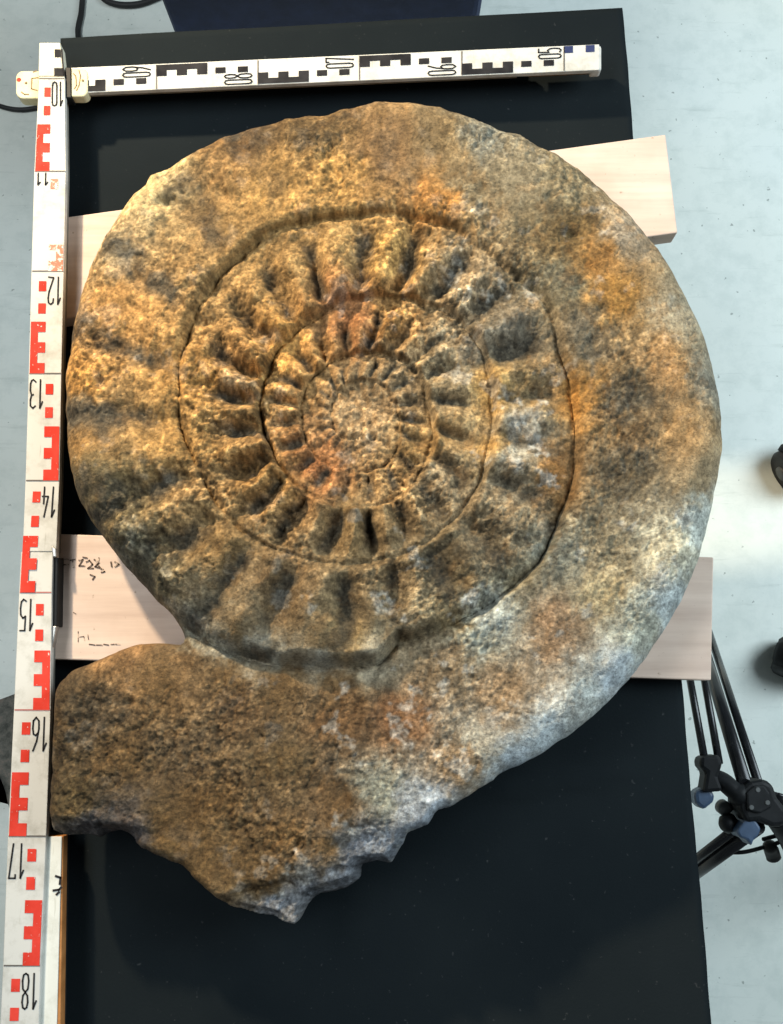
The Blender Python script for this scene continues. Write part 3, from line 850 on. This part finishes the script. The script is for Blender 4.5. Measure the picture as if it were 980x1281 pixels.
    # ---- mineral colours (sRGB), patchy, with lamp light and cool rim light painted in
    C = [(200, 225, 214, 190, 140), (130, 300, 200, 175, 132), (160, 400, 186, 142, 86), (110, 480, 184, 136, 74), (112, 520, 132, 116, 92), (110, 560, 160, 124, 76), (120, 605, 118, 104, 74), (170, 700, 98, 94, 74), (150, 650, 120, 106, 76),
         (240, 640, 152, 124, 84), (300, 215, 178, 140, 90), (300, 182, 112, 88, 60), (340, 245, 200, 158, 96), (420, 230, 196, 154, 92), (395, 175, 120, 98, 66), (480, 200, 146, 116, 80), (545, 255, 180, 130, 72), (560, 180, 150, 128, 92), (600, 178, 138, 136, 122),
         (650, 230, 150, 138, 112), (700, 240, 152, 138, 108), (740, 330, 178, 130, 72), (715, 300, 120, 100, 66), (600, 250, 138, 126, 100), (760, 380, 184, 136, 72), (700, 360, 120, 116, 96), (780, 300, 166, 152, 130), (850, 400, 172, 160, 134), (888, 480, 150, 144, 126), (720, 430, 132, 120, 98),
         (830, 470, 172, 136, 92), (780, 510, 108, 98, 78), (780, 590, 102, 92, 72), (780, 550, 138, 112, 78), (715, 500, 186, 136, 72), (860, 600, 156, 136, 104), (850, 540, 166, 134, 92), (830, 680, 212, 204, 176), (872, 650, 190, 196, 188), (760, 680, 150, 138, 112), (700, 690, 128, 130, 118),
         (620, 765, 178, 184, 176), (590, 790, 180, 184, 170), (640, 720, 140, 132, 108), (700, 790, 164, 136, 106), (760, 740, 186, 168, 130), (800, 780, 186, 188, 172), (740, 860, 192, 198, 192), (640, 870, 168, 142, 110), (560, 830, 142, 124, 98), (600, 930, 182, 176, 158), (680, 920, 188, 200, 204), (640, 958, 190, 204, 212), (775, 858, 190, 202, 208), (845, 755, 186, 196, 196), (560, 770, 160, 140, 104),  # lower-right rim points raised to paint in cool light
         (500, 900, 144, 108, 76), (430, 900, 128, 98, 66), (480, 985, 166, 168, 152), (545, 1008, 182, 192, 200), (445, 1062, 124, 131, 142), (340, 1128, 130, 136, 144), (385, 1118, 130, 136, 144), (480, 1062, 140, 148, 158), (520, 1035, 150, 160, 170), (430, 1095, 130, 136, 144), (415, 1050, 118, 118, 116), (110, 1038, 92, 90, 92), (150, 1040, 96, 92, 92), (350, 1050, 134, 104, 66), (250, 1000, 118, 92, 58), (150, 950, 108, 86, 56), (100, 880, 92, 76, 54), (200, 850, 132, 104, 68), (160, 820, 150, 116, 78),
         (300, 880, 112, 88, 60), (350, 960, 106, 88, 60), (420, 1000, 126, 98, 64), (300, 1080, 128, 102, 66), (570, 960, 150, 124, 92), (200, 1045, 124, 98, 62), (245, 1078, 128, 102, 66), (320, 1095, 132, 104, 66), (400, 1060, 132, 102, 64), (60, 960, 96, 80, 56), (90, 1000, 100, 84, 56), (410, 1030, 128, 100, 66),
         (280, 806, 178, 176, 160), (330, 818, 182, 180, 164), (400, 826, 184, 180, 164), (455, 820, 182, 172, 148), (250, 790, 150, 148, 132), (280, 848, 120, 96, 64), (350, 862, 118, 94, 62), (420, 862, 124, 98, 66), (235, 828, 124, 98, 66), (300, 785, 124, 104, 74), (400, 795, 130, 108, 76),
         (280, 380, 164, 132, 86), (340, 340, 174, 140, 90), (430, 310, 180, 146, 94), (490, 320, 190, 152, 92), (590, 360, 152, 134, 106), (640, 420, 126, 118, 102), (660, 500, 142, 124, 90), (640, 540, 194, 192, 182), (635, 575, 182, 178, 162), (650, 600, 150, 136, 110), (690, 600, 136, 100, 58), (620, 690, 122, 108, 84),
         (618, 490, 204, 166, 104), (612, 560, 200, 160, 98), (560, 720, 112, 98, 72), (460, 760, 118, 102, 76), (360, 750, 124, 102, 72), (270, 680, 138, 112, 74), (220, 560, 174, 136, 82), (250, 480, 186, 142, 82), (300, 440, 170, 130, 80), (440, 790, 176, 150, 104),
         (350, 430, 202, 154, 88), (440, 390, 168, 118, 76), (480, 400, 186, 142, 86), (560, 470, 160, 142, 110), (590, 440, 140, 130, 110), (450, 520, 178, 150, 112), (400, 580, 156, 108, 68), (500, 600, 176, 142, 96), (440, 660, 130, 108, 74), (560, 600, 136, 120, 94), (340, 600, 152, 118, 72), (300, 500, 152, 120, 76), (540, 560, 176, 142, 92), (500, 470, 150, 128, 96)]
    cw = 20.0
    qx = px + fbm(px, py, 46, 4, 201, 0.6) * cw + n3 * 11
    qy = py + fbm(px, py, 46, 4, 211, 0.6) * cw + fbm(px, py, 11, 3, 123, 0.65) * 11
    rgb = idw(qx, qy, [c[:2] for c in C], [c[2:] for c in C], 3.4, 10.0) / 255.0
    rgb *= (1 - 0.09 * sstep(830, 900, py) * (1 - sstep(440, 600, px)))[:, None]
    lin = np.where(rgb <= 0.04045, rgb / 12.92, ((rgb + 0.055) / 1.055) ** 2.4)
    # grey sediment between ribs, darkened to paint shade into the gaps, ochre along the suture edges
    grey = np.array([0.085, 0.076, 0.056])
    sed_shade = np.clip((0.55 - rib) * 2.4, 0, 1) * sstep(0.0012, 0.004, ra) * sstep(.06, .2, s) * (1 - sstep(.65, .95, s - 0.4 * (T < 0.95))) * np.clip(0.7 + n2 * 1.4, 0, 1)
    lin = lin * (1 - 0.85 * sed_shade[:, None]) + grey * (0.85 * sed_shade[:, None])
    lin = lin * (1 + 0.40 * (rib - 0.45) * sstep(0.003, 0.008, ra) * sstep(.03, .15, s) * (1 - sstep(.7, 1., s)))[:, None]  # crests lightened and gaps darkened by colour to strengthen rib shading
    white = np.array([0.52, 0.53, 0.49])
    wmask = sstep(0.28, 0.5, fbm(px, py, 34, 4, 231, 0.65)) * idw(px, py, [(640, 560), (600, 780), (820, 690), (500, 985), (660, 900), (560, 450), (450, 520), (250, 300), (250, 950), (480, 200), (780, 520), (300, 600), (720, 680), (760, 860)], [1, 1, .9, .8, .6, .5, .25, .15, 0, 0.1, .1, .1, .6, .5], 3)[:, 0]
    lin = lin * (1 - 0.65 * wmask[:, None]) + white * (0.65 * wmask[:, None])
    och = np.array([0.42, 0.225, 0.075])
    omask = sstep(0.12, 0.42, fbm(px, py, 24, 4, 241, 0.75)) * idw(px, py, [(740, 320), (720, 500), (545, 250), (300, 300), (120, 460), (690, 580), (440, 500), (250, 950), (850, 650), (650, 900), (780, 780), (280, 560), (500, 640), (440, 1080), (600, 170)], [1, .9, .8, .6, .6, .8, .5, .25, .1, .2, .4, .5, .6, 0, .2], 3)[:, 0]
    lin = lin * (1 - 0.30 * omask[:, None]) + och * (0.30 * omask[:, None])
    redm = 0.5 * np.exp(-(((qx - 435) / 26) ** 2 + ((qy - 385) / 9) ** 2)) + np.exp(-(((qx - 385) / 18) ** 2 + ((qy - 583) / 14) ** 2))
    redm *= sstep(-0.1, 0.3, fbm(px, py, 14, 3, 271, 0.75))
    lin = lin * (1 - 0.32 * redm[:, None]) + np.array([0.20, 0.075, 0.04]) * 0.32 * redm[:, None]
    # dark manganese-stained blocks
    dk = np.zeros_like(px)
    for ax, ay, rx, ry, am in [(780, 512, 52, 28, .8), (778, 590, 46, 32, .75), (745, 425, 40, 34, .5), (592, 432, 26, 16, .6), (648, 420, 26, 18, .65), (662, 528, 30, 16, .6), (668, 470, 24, 18, .4), (655, 610, 26, 22, .5),
                               (600, 690, 34, 20, .5), (540, 735, 30, 22, .55), (118, 536, 34, 14, .5), (120, 608, 40, 20, .6), (175, 690, 34, 34, .6), (300, 184, 20, 14, .7), (395, 172, 24, 12, .5), (480, 190, 16, 40, .4), (510, 230, 12, 34, .4), (695, 360, 26, 18, .5), (700, 700, 28, 30, .4), (420, 960, 26, 14, .5), (120, 890, 40, 34, .4), (230, 940, 60, 40, .35)]:
        dk = np.maximum(dk, am * np.exp(-(((qx - ax) / rx) ** 2 + ((qy - ay) / ry) ** 2) ** 2))
    dk *= np.clip(0.62 + 1.0 * fbm(px, py, 12, 3, 281, 0.7), 0, 1.1)
    lin = lin * (1 - dk[:, None]) + np.array([0.105, 0.092, 0.068]) * dk[:, None]
    # speckle
    sp = fbm(px, py, 5.0, 2, 251, 0.8)
    sp2 = fbm(px, py, 17, 3, 261, 0.6)
    gain = np.exp((0.25 + 0.75 * rough) * (sp * 0.60 + n4 * 0.45 + n3 * 0.50) + sp2 * 0.45 + n1 * 0.18 - 0.40 + (0.3 + 0.7 * rough) * ((gid1 - 0.5) * 0.70 + (gid2 - 0.5) * 0.22))
    lin = np.clip(lin * gain[:, None], 0.012, 0.85)
    lum = lin @ np.array([.3, .59, .11])
    lin = np.clip(lin * 1.0, 0.01, 0.9) * np.where(lum > 0.0, (lum / 0.22) ** 0.06, 1)[:, None]
    grain_d = (pit2 * rough)[:, None]
    lin = lin * (1 - 0.25 * grain_d)
    # ---- mesh: top surface + skirt + base
    nv = vx.size
    verts = np.stack([vx, vy, h], 1)
    jj, ii = np.nonzero(cell)
    quads = np.stack([idx[jj, ii], idx[jj, ii + 1], idx[jj + 1, ii + 1], idx[jj + 1, ii]], 1)
    # boundary edges (used by one quad)
    e = np.concatenate([quads[:, [0, 1]], quads[:, [1, 2]], quads[:, [2, 3]], quads[:, [3, 0]]])
    key = np.sort(e, 1)
    kk = key[:, 0].astype(np.int64) * nv + key[:, 1]
    uq, first, c = np.unique(kk, return_index=True, return_counts=True)
    be = e[first[c == 1]]
    # inward direction for the undercut
    bidx = np.unique(be)
    pc = np.array([-0.02, -0.02])
    # smooth outline normal from the polygon tangent
    tang = np.roll(poly, -4, 0) - np.roll(poly, 4, 0)
    nrm = np.stack([-tang[:, 1], tang[:, 0]], 1)
    nrm /= np.linalg.norm(nrm, axis=1)[:, None] + 1e-9
    area = 0.5 * np.sum(poly[:, 0] * np.roll(poly[:, 1], -1) - np.roll(poly[:, 0], -1) * poly[:, 1])
    if area < 0: nrm = -nrm                     # points inward
    near = np.array([np.argmin((poly[:, 0] - vx[b]) ** 2 + (poly[:, 1] - vy[b]) ** 2) for b in bidx])
    remap = np.full(nv, -1)
    rings = [(0.0016, 0.052), (0.006, 0.040), (0.015, 0.030), (0.030, 0.0218)]
    allv, allc = [verts], [lin]
    allq = [quads]
    last = np.full(nv, -1)
    last[bidx] = bidx
    start = nv
    for k, (inset, z) in enumerate(rings):
        P = np.stack([vx[bidx], vy[bidx]], 1) + nrm[near] * inset
        zz = np.minimum(h[bidx] - 0.004 * (k + 1) * 0.5, z + 0.002 * np.sin(bidx * 0.7) * (k < 3))
        zz = np.maximum(zz, 0.0218)
        allv.append(np.concatenate([P, zz[:, None]], 1))
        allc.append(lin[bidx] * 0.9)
        cur = np.full(nv, -1)
        cur[bidx] = start + np.arange(bidx.size)
        allq.append(np.stack([last[be[:, 1]], last[be[:, 0]], cur[be[:, 0]], cur[be[:, 1]]], 1))
        last = cur
        start += bidx.size
    V = np.concatenate(allv)
    Cc = np.concatenate(allc)
    Q = np.concatenate(allq)
    me = bpy.data.meshes.new('ammonite_fossil')
    me.vertices.add(len(V))
    me.vertices.foreach_set('co', V.astype(np.float32).ravel())
    me.loops.add(len(Q) * 4)
    me.loops.foreach_set('vertex_index', Q.astype(np.int32).ravel())
    me.polygons.add(len(Q))
    me.polygons.foreach_set('loop_start', np.arange(0, len(Q) * 4, 4, dtype=np.int32))
    me.polygons.foreach_set('loop_total', np.full(len(Q), 4, dtype=np.int32))
    me.polygons.foreach_set('use_smooth', np.ones(len(Q), bool))
    me.update(calc_edges=True)
    ca = me.attributes.new('mineral_and_light', 'FLOAT_COLOR', 'POINT')
    ca.data.foreach_set('color', np.concatenate([Cc, np.ones((len(Cc), 1))], 1).astype(np.float32).ravel())
    me.validate()
    return me

M_stone = mat('weathered_fossil_stone', (0.3, 0.25, 0.18), 0.85, 0.22)
at_n = nd(M_stone, 'ShaderNodeAttribute')
at_n.attribute_name = 'mineral_and_light'
v = coords(M_stone)
g1 = ramp(M_stone, noise(M_stone, v, 420, 4, 0.7), [(0.30, (0.40, 0.38, 0.35)), (0.48, (1, 1, 1)), (0.70, (1.45, 1.42, 1.36))])
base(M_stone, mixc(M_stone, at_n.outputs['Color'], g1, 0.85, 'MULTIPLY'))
bump(M_stone, noise(M_stone, v, 520, 5, 0.7), 0.8, 0.002)
me = build_stone()
me.materials.append(M_stone)
fossil = bpy.data.objects.new('ammonite_fossil', me)
col.objects.link(fossil)
tag(fossil, 'large ochre and grey coiled ammonite fossil with broken body chamber', 'fossil')

# ------------------------------------------------------------------ camera tripod on the floor beside the table
tp = empty('tripod', at(955, 1010, FZ))
tag(tp, 'black tripod with blue grey clamps standing on the floor beside the table', 'tripod')
TZ = -0.17
crown = at(952, 1000, TZ)
cr = px_prism('crown', [(926, 988), (940, 977), (956, 974), (968, 981), (974, 998), (986, 1014), (984, 1034), (968, 1036), (950, 1028), (934, 1030), (926, 1012)], TZ, 0.045, M_black, tp, bevel=0.006, seg=3)
px_prism('cover_plate', [(934, 992), (945, 983), (957, 983), (964, 993), (966, 1010), (952, 1018), (936, 1014)], TZ + 0.004, 0.006, M_black, cr, bevel=0.002)
for x_, y_ in ((940, 1010), (960, 1004), (948, 988)):
    disc('screw', x_, y_, TZ + 0.0035, 0.0026, 0.0016, M_grey, cr)
def to_floor(a, b):
    d = b - a
    return a + d * ((FZ + 0.008 - a.z) / d.z)
def leg(a, b, off, r1, r2, name='leg'):
    f = to_floor(a, b)
    d = (f - a).normalized()
    sidev = d.cross(Vector((0, 0, 1))).normalized() * off
    bm = bmesh.new()
    for sg in (-1, 1):
        tube(bm, [a + sidev * sg, a + (f - a) * 0.97 + sidev * sg], r1 if sg < 0 else r2)
    L = obj(name, bm, M_tube, tp, smooth=False)
    L.data.polygons.foreach_set('use_smooth', [len(p.vertices) == 4 for p in L.data.polygons])
    bm = bmesh.new()
    lathe(bm, [(0.008, 0), (0.012, 0.004), (0.012, 0.012), (0.008, 0.02)], f + Vector((0, 0, -0.007)), (0, 0, 1), 16)
    obj('rubber_foot', bm, M_rubber, L)
    bm = bmesh.new()
    m_ = a + (f - a) * 0.93
    tube(bm, [m_ - sidev * 1.9, m_ + sidev * 1.9], 0.0085, 12)
    obj('foot_bridge', bm, M_black, L)
    return L
leg(at(942, 985, TZ - 0.01), at(897, 842, -0.40), 0.0085, 0.0078, 0.0050)
leg(at(938, 1032, TZ - 0.02), at(876, 1079, -0.34), 0.0085, 0.0085, 0.0050)
leg(at(968, 1012, TZ - 0.02), at(1040, 1046, -0.34), 0.0085, 0.0085, 0.0062)
# side arm with a fork of two thin rods
ha = at(889, 972, TZ - 0.02)
bm = bmesh.new()
tube(bm, smooth_path([at(946, 1006, TZ - 0.012), at(922, 992, TZ - 0.01), at(905, 978, TZ - 0.015), ha]), [0.012] * 9 + [0.010] * 16, 16)
arm = obj('side_arm', bm, M_black, tp, smooth=True)
px_prism('fork_clamp', [(877, 947), (901, 944), (905, 957), (899, 972), (906, 990), (880, 992), (884, 966), (876, 960)], TZ - 0.005, 0.026, M_black, arm, bevel=0.004)
for a, b in (((882, 952), (862, 842)), ((900, 955), (880, 842))):
    bm = bmesh.new()
    p0, p1 = at(*a, TZ - 0.02), at(*b, -0.24)
    tube(bm, [p0, p1 + (p1 - p0) * 0.6], 0.0042, 12)
    obj('fork_rod', bm, M_tube, arm, smooth=True)
# clamps, knobs, strap
px_prism('clamp_block', [(869, 991), (886, 982), (896, 996), (893, 1004), (881, 1014), (871, 1006)], TZ - 0.012, 0.022, M_steelblue, tp, bevel=0.004)
px_prism('clamp_block', [(922, 1040), (931, 1028), (938, 1018), (945, 1025), (953, 1037), (949, 1047), (944, 1050), (941, 1059), (935, 1051), (926, 1048)], TZ - 0.004, 0.028, M_steelblue, tp, bevel=0.003)
bm = bmesh.new()
lathe(bm, [(0.004, 0), (0.009, 0.003), (0.010, 0.014), (0.006, 0.018)], at(920, 1026, TZ - 0.03), (-0.9, -0.3, 0.3), 18)
obj('clamp_knob', bm, M_black, tp, smooth=True)
bm = bmesh.new()
lathe(bm, [(0.003, 0), (0.008, 0.003), (0.008, 0.012), (0.004, 0.015)], at(901, 1007, TZ - 0.04), (0.2, -0.3, 1), 18)
obj('clamp_knob', bm, M_grey, tp, smooth=True)
bm = bmesh.new()
tube(bm, smooth_path([at(972, 1020, TZ - 0.03), at(985, 1040, TZ - 0.05), at(996, 1062, TZ - 0.1)]), 0.014, 14)
obj('hinge_lug', bm, M_black, tp, smooth=True)
bm = bmesh.new()
tube(bm, smooth_path([at(908, 1066, TZ - 0.1), at(930, 1066, TZ - 0.09), at(955, 1060, TZ - 0.09), at(978, 1052, TZ - 0.08), at(972, 1046, TZ - 0.07), at(955, 1050, TZ - 0.06)]), 0.0024, 10)
strap = obj('strap', bm, M_black, tp, smooth=True)
bm = bmesh.new()
tube(bm, smooth_path([at(962, 1056, TZ - 0.085), at(966, 1066, TZ - 0.10), at(969, 1076, TZ - 0.105)]), [0.004, 0.0065, 0.008, 0.008, 0.008, 0.008, 0.0085, 0.0085, 0.0085, 0.0085, 0.0085, 0.0085, 0.0085, 0.0085, 0.0085, 0.007, 0.004], 14)
obj('strap_toggle', bm, M_rubber, strap, smooth=True)
bm = bmesh.new()
tube(bm, [at(964, 992, TZ - 0.02), at(1010, 1004, TZ - 0.04)], 0.0026, 10)
obj('thin_rod', bm, M_tube, tp, smooth=True)

# ------------------------------------------------------------------ castors at the right
def castor(px, py, ang, label):
    p = at(px, py, FZ + 0.033)
    t = empty('furniture_castor', (p.x, p.y, FZ))
    tag(t, label, 'castor', 'castors standing on the floor')
    ax = Vector((math.cos(ang), math.sin(ang), 0))
    for sg in (-1, 1):
        bm = bmesh.new()
        lathe(bm, [(0.012, 0.004), (0.030, 0.004), (0.033, 0.009), (0.033, 0.022), (0.029, 0.027), (0.026, 0.0255), (0.014, 0.028), (0.006, 0.027)], p, ax * sg, 36)
        w = obj('wheel', bm, M_rubber, t, smooth=True)
        bm = bmesh.new()
        lathe(bm, [(0.012, 0.026), (0.011, 0.031), (0.002, 0.032)], p, ax * sg, 24)
        obj('hub_cap', bm, M_grey, w, smooth=True)
    bm = bmesh.new()
    n = 14
    rows = []
    for k in range(n + 1):                         # curved mudguard over both wheels
        a = R(15 + 150 * k / n)
        side_ = ax.cross(Vector((0, 0, 1)))
        d = side_ * math.cos(a) + Vector((0, 0, 1)) * math.sin(a)
        rows.append([bm.verts.new(p + d * rr + ax * o_) for rr, o_ in ((0.036, -0.02), (0.041, -0.012), (0.042, 0), (0.041, 0.012), (0.036, 0.02))])
    for a_, b_ in zip(rows, rows[1:]):
        for k in range(4):
            bm.faces.new([a_[k], a_[k + 1], b_[k + 1], b_[k]])
    g = obj('hood', bm, M_black, t, smooth=True)
    s = g.modifiers.new('solid', 'SOLIDIFY'); s.thickness = 0.003
    bm = bmesh.new()
    tube(bm, [p + Vector((0, 0, 0.038)), p + Vector((0, 0, 0.075))], 0.007, 16)
    obj('stem', bm, M_metal, t, smooth=True)
castor(998, 583, R(25), 'black twin wheel castor on pale floor, level with the fossil centre')
castor(998, 826, R(70), 'black twin wheel castor on pale floor, level with the scribbled board')

# ------------------------------------------------------------------ navy bin behind the table
bn = empty('storage_bin', (-0.09, 0.76, FZ))
tag(bn, 'dark navy plastic storage bin standing behind the black sheet', 'bin')
yf = 0.62
def onface(px, py):                             # x, z of the front face
    x = (px - IW / 2) / FPX
    y = -(py - IH / 2) / FPX
    dy, dz = y * CT + ST, y * ST - CT
    t = (yf - CAM.y) / dy
    return CAM.x + t * x, CAM.z + t * dz
xl, z1 = onface(204, 0)
xr, _ = onface(601, 0)
xl2, z2 = onface(214, 40)
bm = bmesh.new()
zt_, zb_ = -0.04, FZ
tp_ = 0.020
top = [(xl - 0.004, yf - 0.004, zt_), (xr + 0.004, yf - 0.004, zt_), (xr + 0.004, yf + 0.32, zt_), (xl - 0.004, yf + 0.32, zt_)]
bot = [(xl + 0.012, yf + 0.014, zb_), (xr - 0.006, yf + 0.014, zb_), (xr - 0.006, yf + 0.30, zb_), (xl + 0.012, yf + 0.30, zb_)]
tv = [bm.verts.new(p) for p in top]
bv = [bm.verts.new(p) for p in bot]
bm.faces.new(bv)
for i in range(4):
    bm.faces.new([tv[i], tv[(i + 1) % 4], bv[(i + 1) % 4], bv[i]])
o = obj('bin_shell', bm, M_navybin, bn, bevel=0.01, seg=3)
s = o.modifiers.new('solid', 'SOLIDIFY'); s.thickness = 0.004
bm = bmesh.new()
cx_ = (xl + xr) / 2
w_ = xr - xl
box(bm, (cx_, yf - 0.009, zt_ - 0.006), (w_ + 0.04, 0.018, 0.022))
box(bm, (cx_, yf + 0.329, zt_ - 0.006), (w_ + 0.04, 0.018, 0.022))
box(bm, (xl - 0.012, yf + 0.16, zt_ - 0.006), (0.018, 0.318, 0.0218))
box(bm, (xr + 0.012, yf + 0.16, zt_ - 0.006), (0.018, 0.318, 0.0218))
obj('rim', bm, M_navybin, bn, bevel=0.003)

# ------------------------------------------------------------------ cables on the floor
def cable(name, pts, r, label):
    bm = bmesh.new()
    tube(bm, smooth_path([at(x, y, FZ + r + dz) for x, y, dz in pts], 10), r, 10)
    tag(obj(name, bm, M_rubber, smooth=True), label, 'cable', 'cables on the floor')
cable('power_cable', [(108, -60, 0), (105, -20, 0), (102, 15, 0), (98, 45, 0), (110, 90, 0), (160, 150, 0)], 0.0048, 'straight black cable running from the floor under the sheet corner')
cable('power_cable', [(118, -30, 0), (128, -4, 0), (145, 5, 0), (168, 6, 0), (188, 1, 0), (215, -12, 0), (260, -40, 0)], 0.0052, 'looped black cable lying beside the navy bin')
cable('power_cable', [(-40, 118, 0), (-5, 131, 0), (20, 137, 0), (45, 135, 0), (75, 125, 0), (130, 110, 0)], 0.0040, 'thin black cable passing under the cream hinge of the staff')

# ------------------------------------------------------------------ folded grey cloth at the left
bm = bmesh.new()
cz_ = FZ + 0.03
pts = [(-70, 882), (-30, 879), (0, 875), (19, 868), (26, 900), (25, 950), (22, 985), (14, 1012), (4, 985), (-4, 955), (-40, 968), (-75, 990)]
prism(bm, [at(x, y, cz_) for x, y in pts], 0.03)
bmesh.ops.triangulate(bm, faces=[f for f in bm.faces if len(f.verts) > 4])
bmesh.ops.subdivide_edges(bm, edges=bm.edges, cuts=3, use_grid_fill=True)
for vtx in bm.verts:
    if vtx.co.z > FZ + 0.012:
        vtx.co.z += 0.004 * math.sin(vtx.co.x * 90) * math.sin(vtx.co.y * 60 + 1) + 0.003 * math.sin(vtx.co.y * 150 + vtx.co.x * 70)
tag(obj('folded_cloth', bm, M_cloth, bevel=0.0, smooth=True), 'mottled dark grey folded cloth on the floor beside the staff', 'cloth')
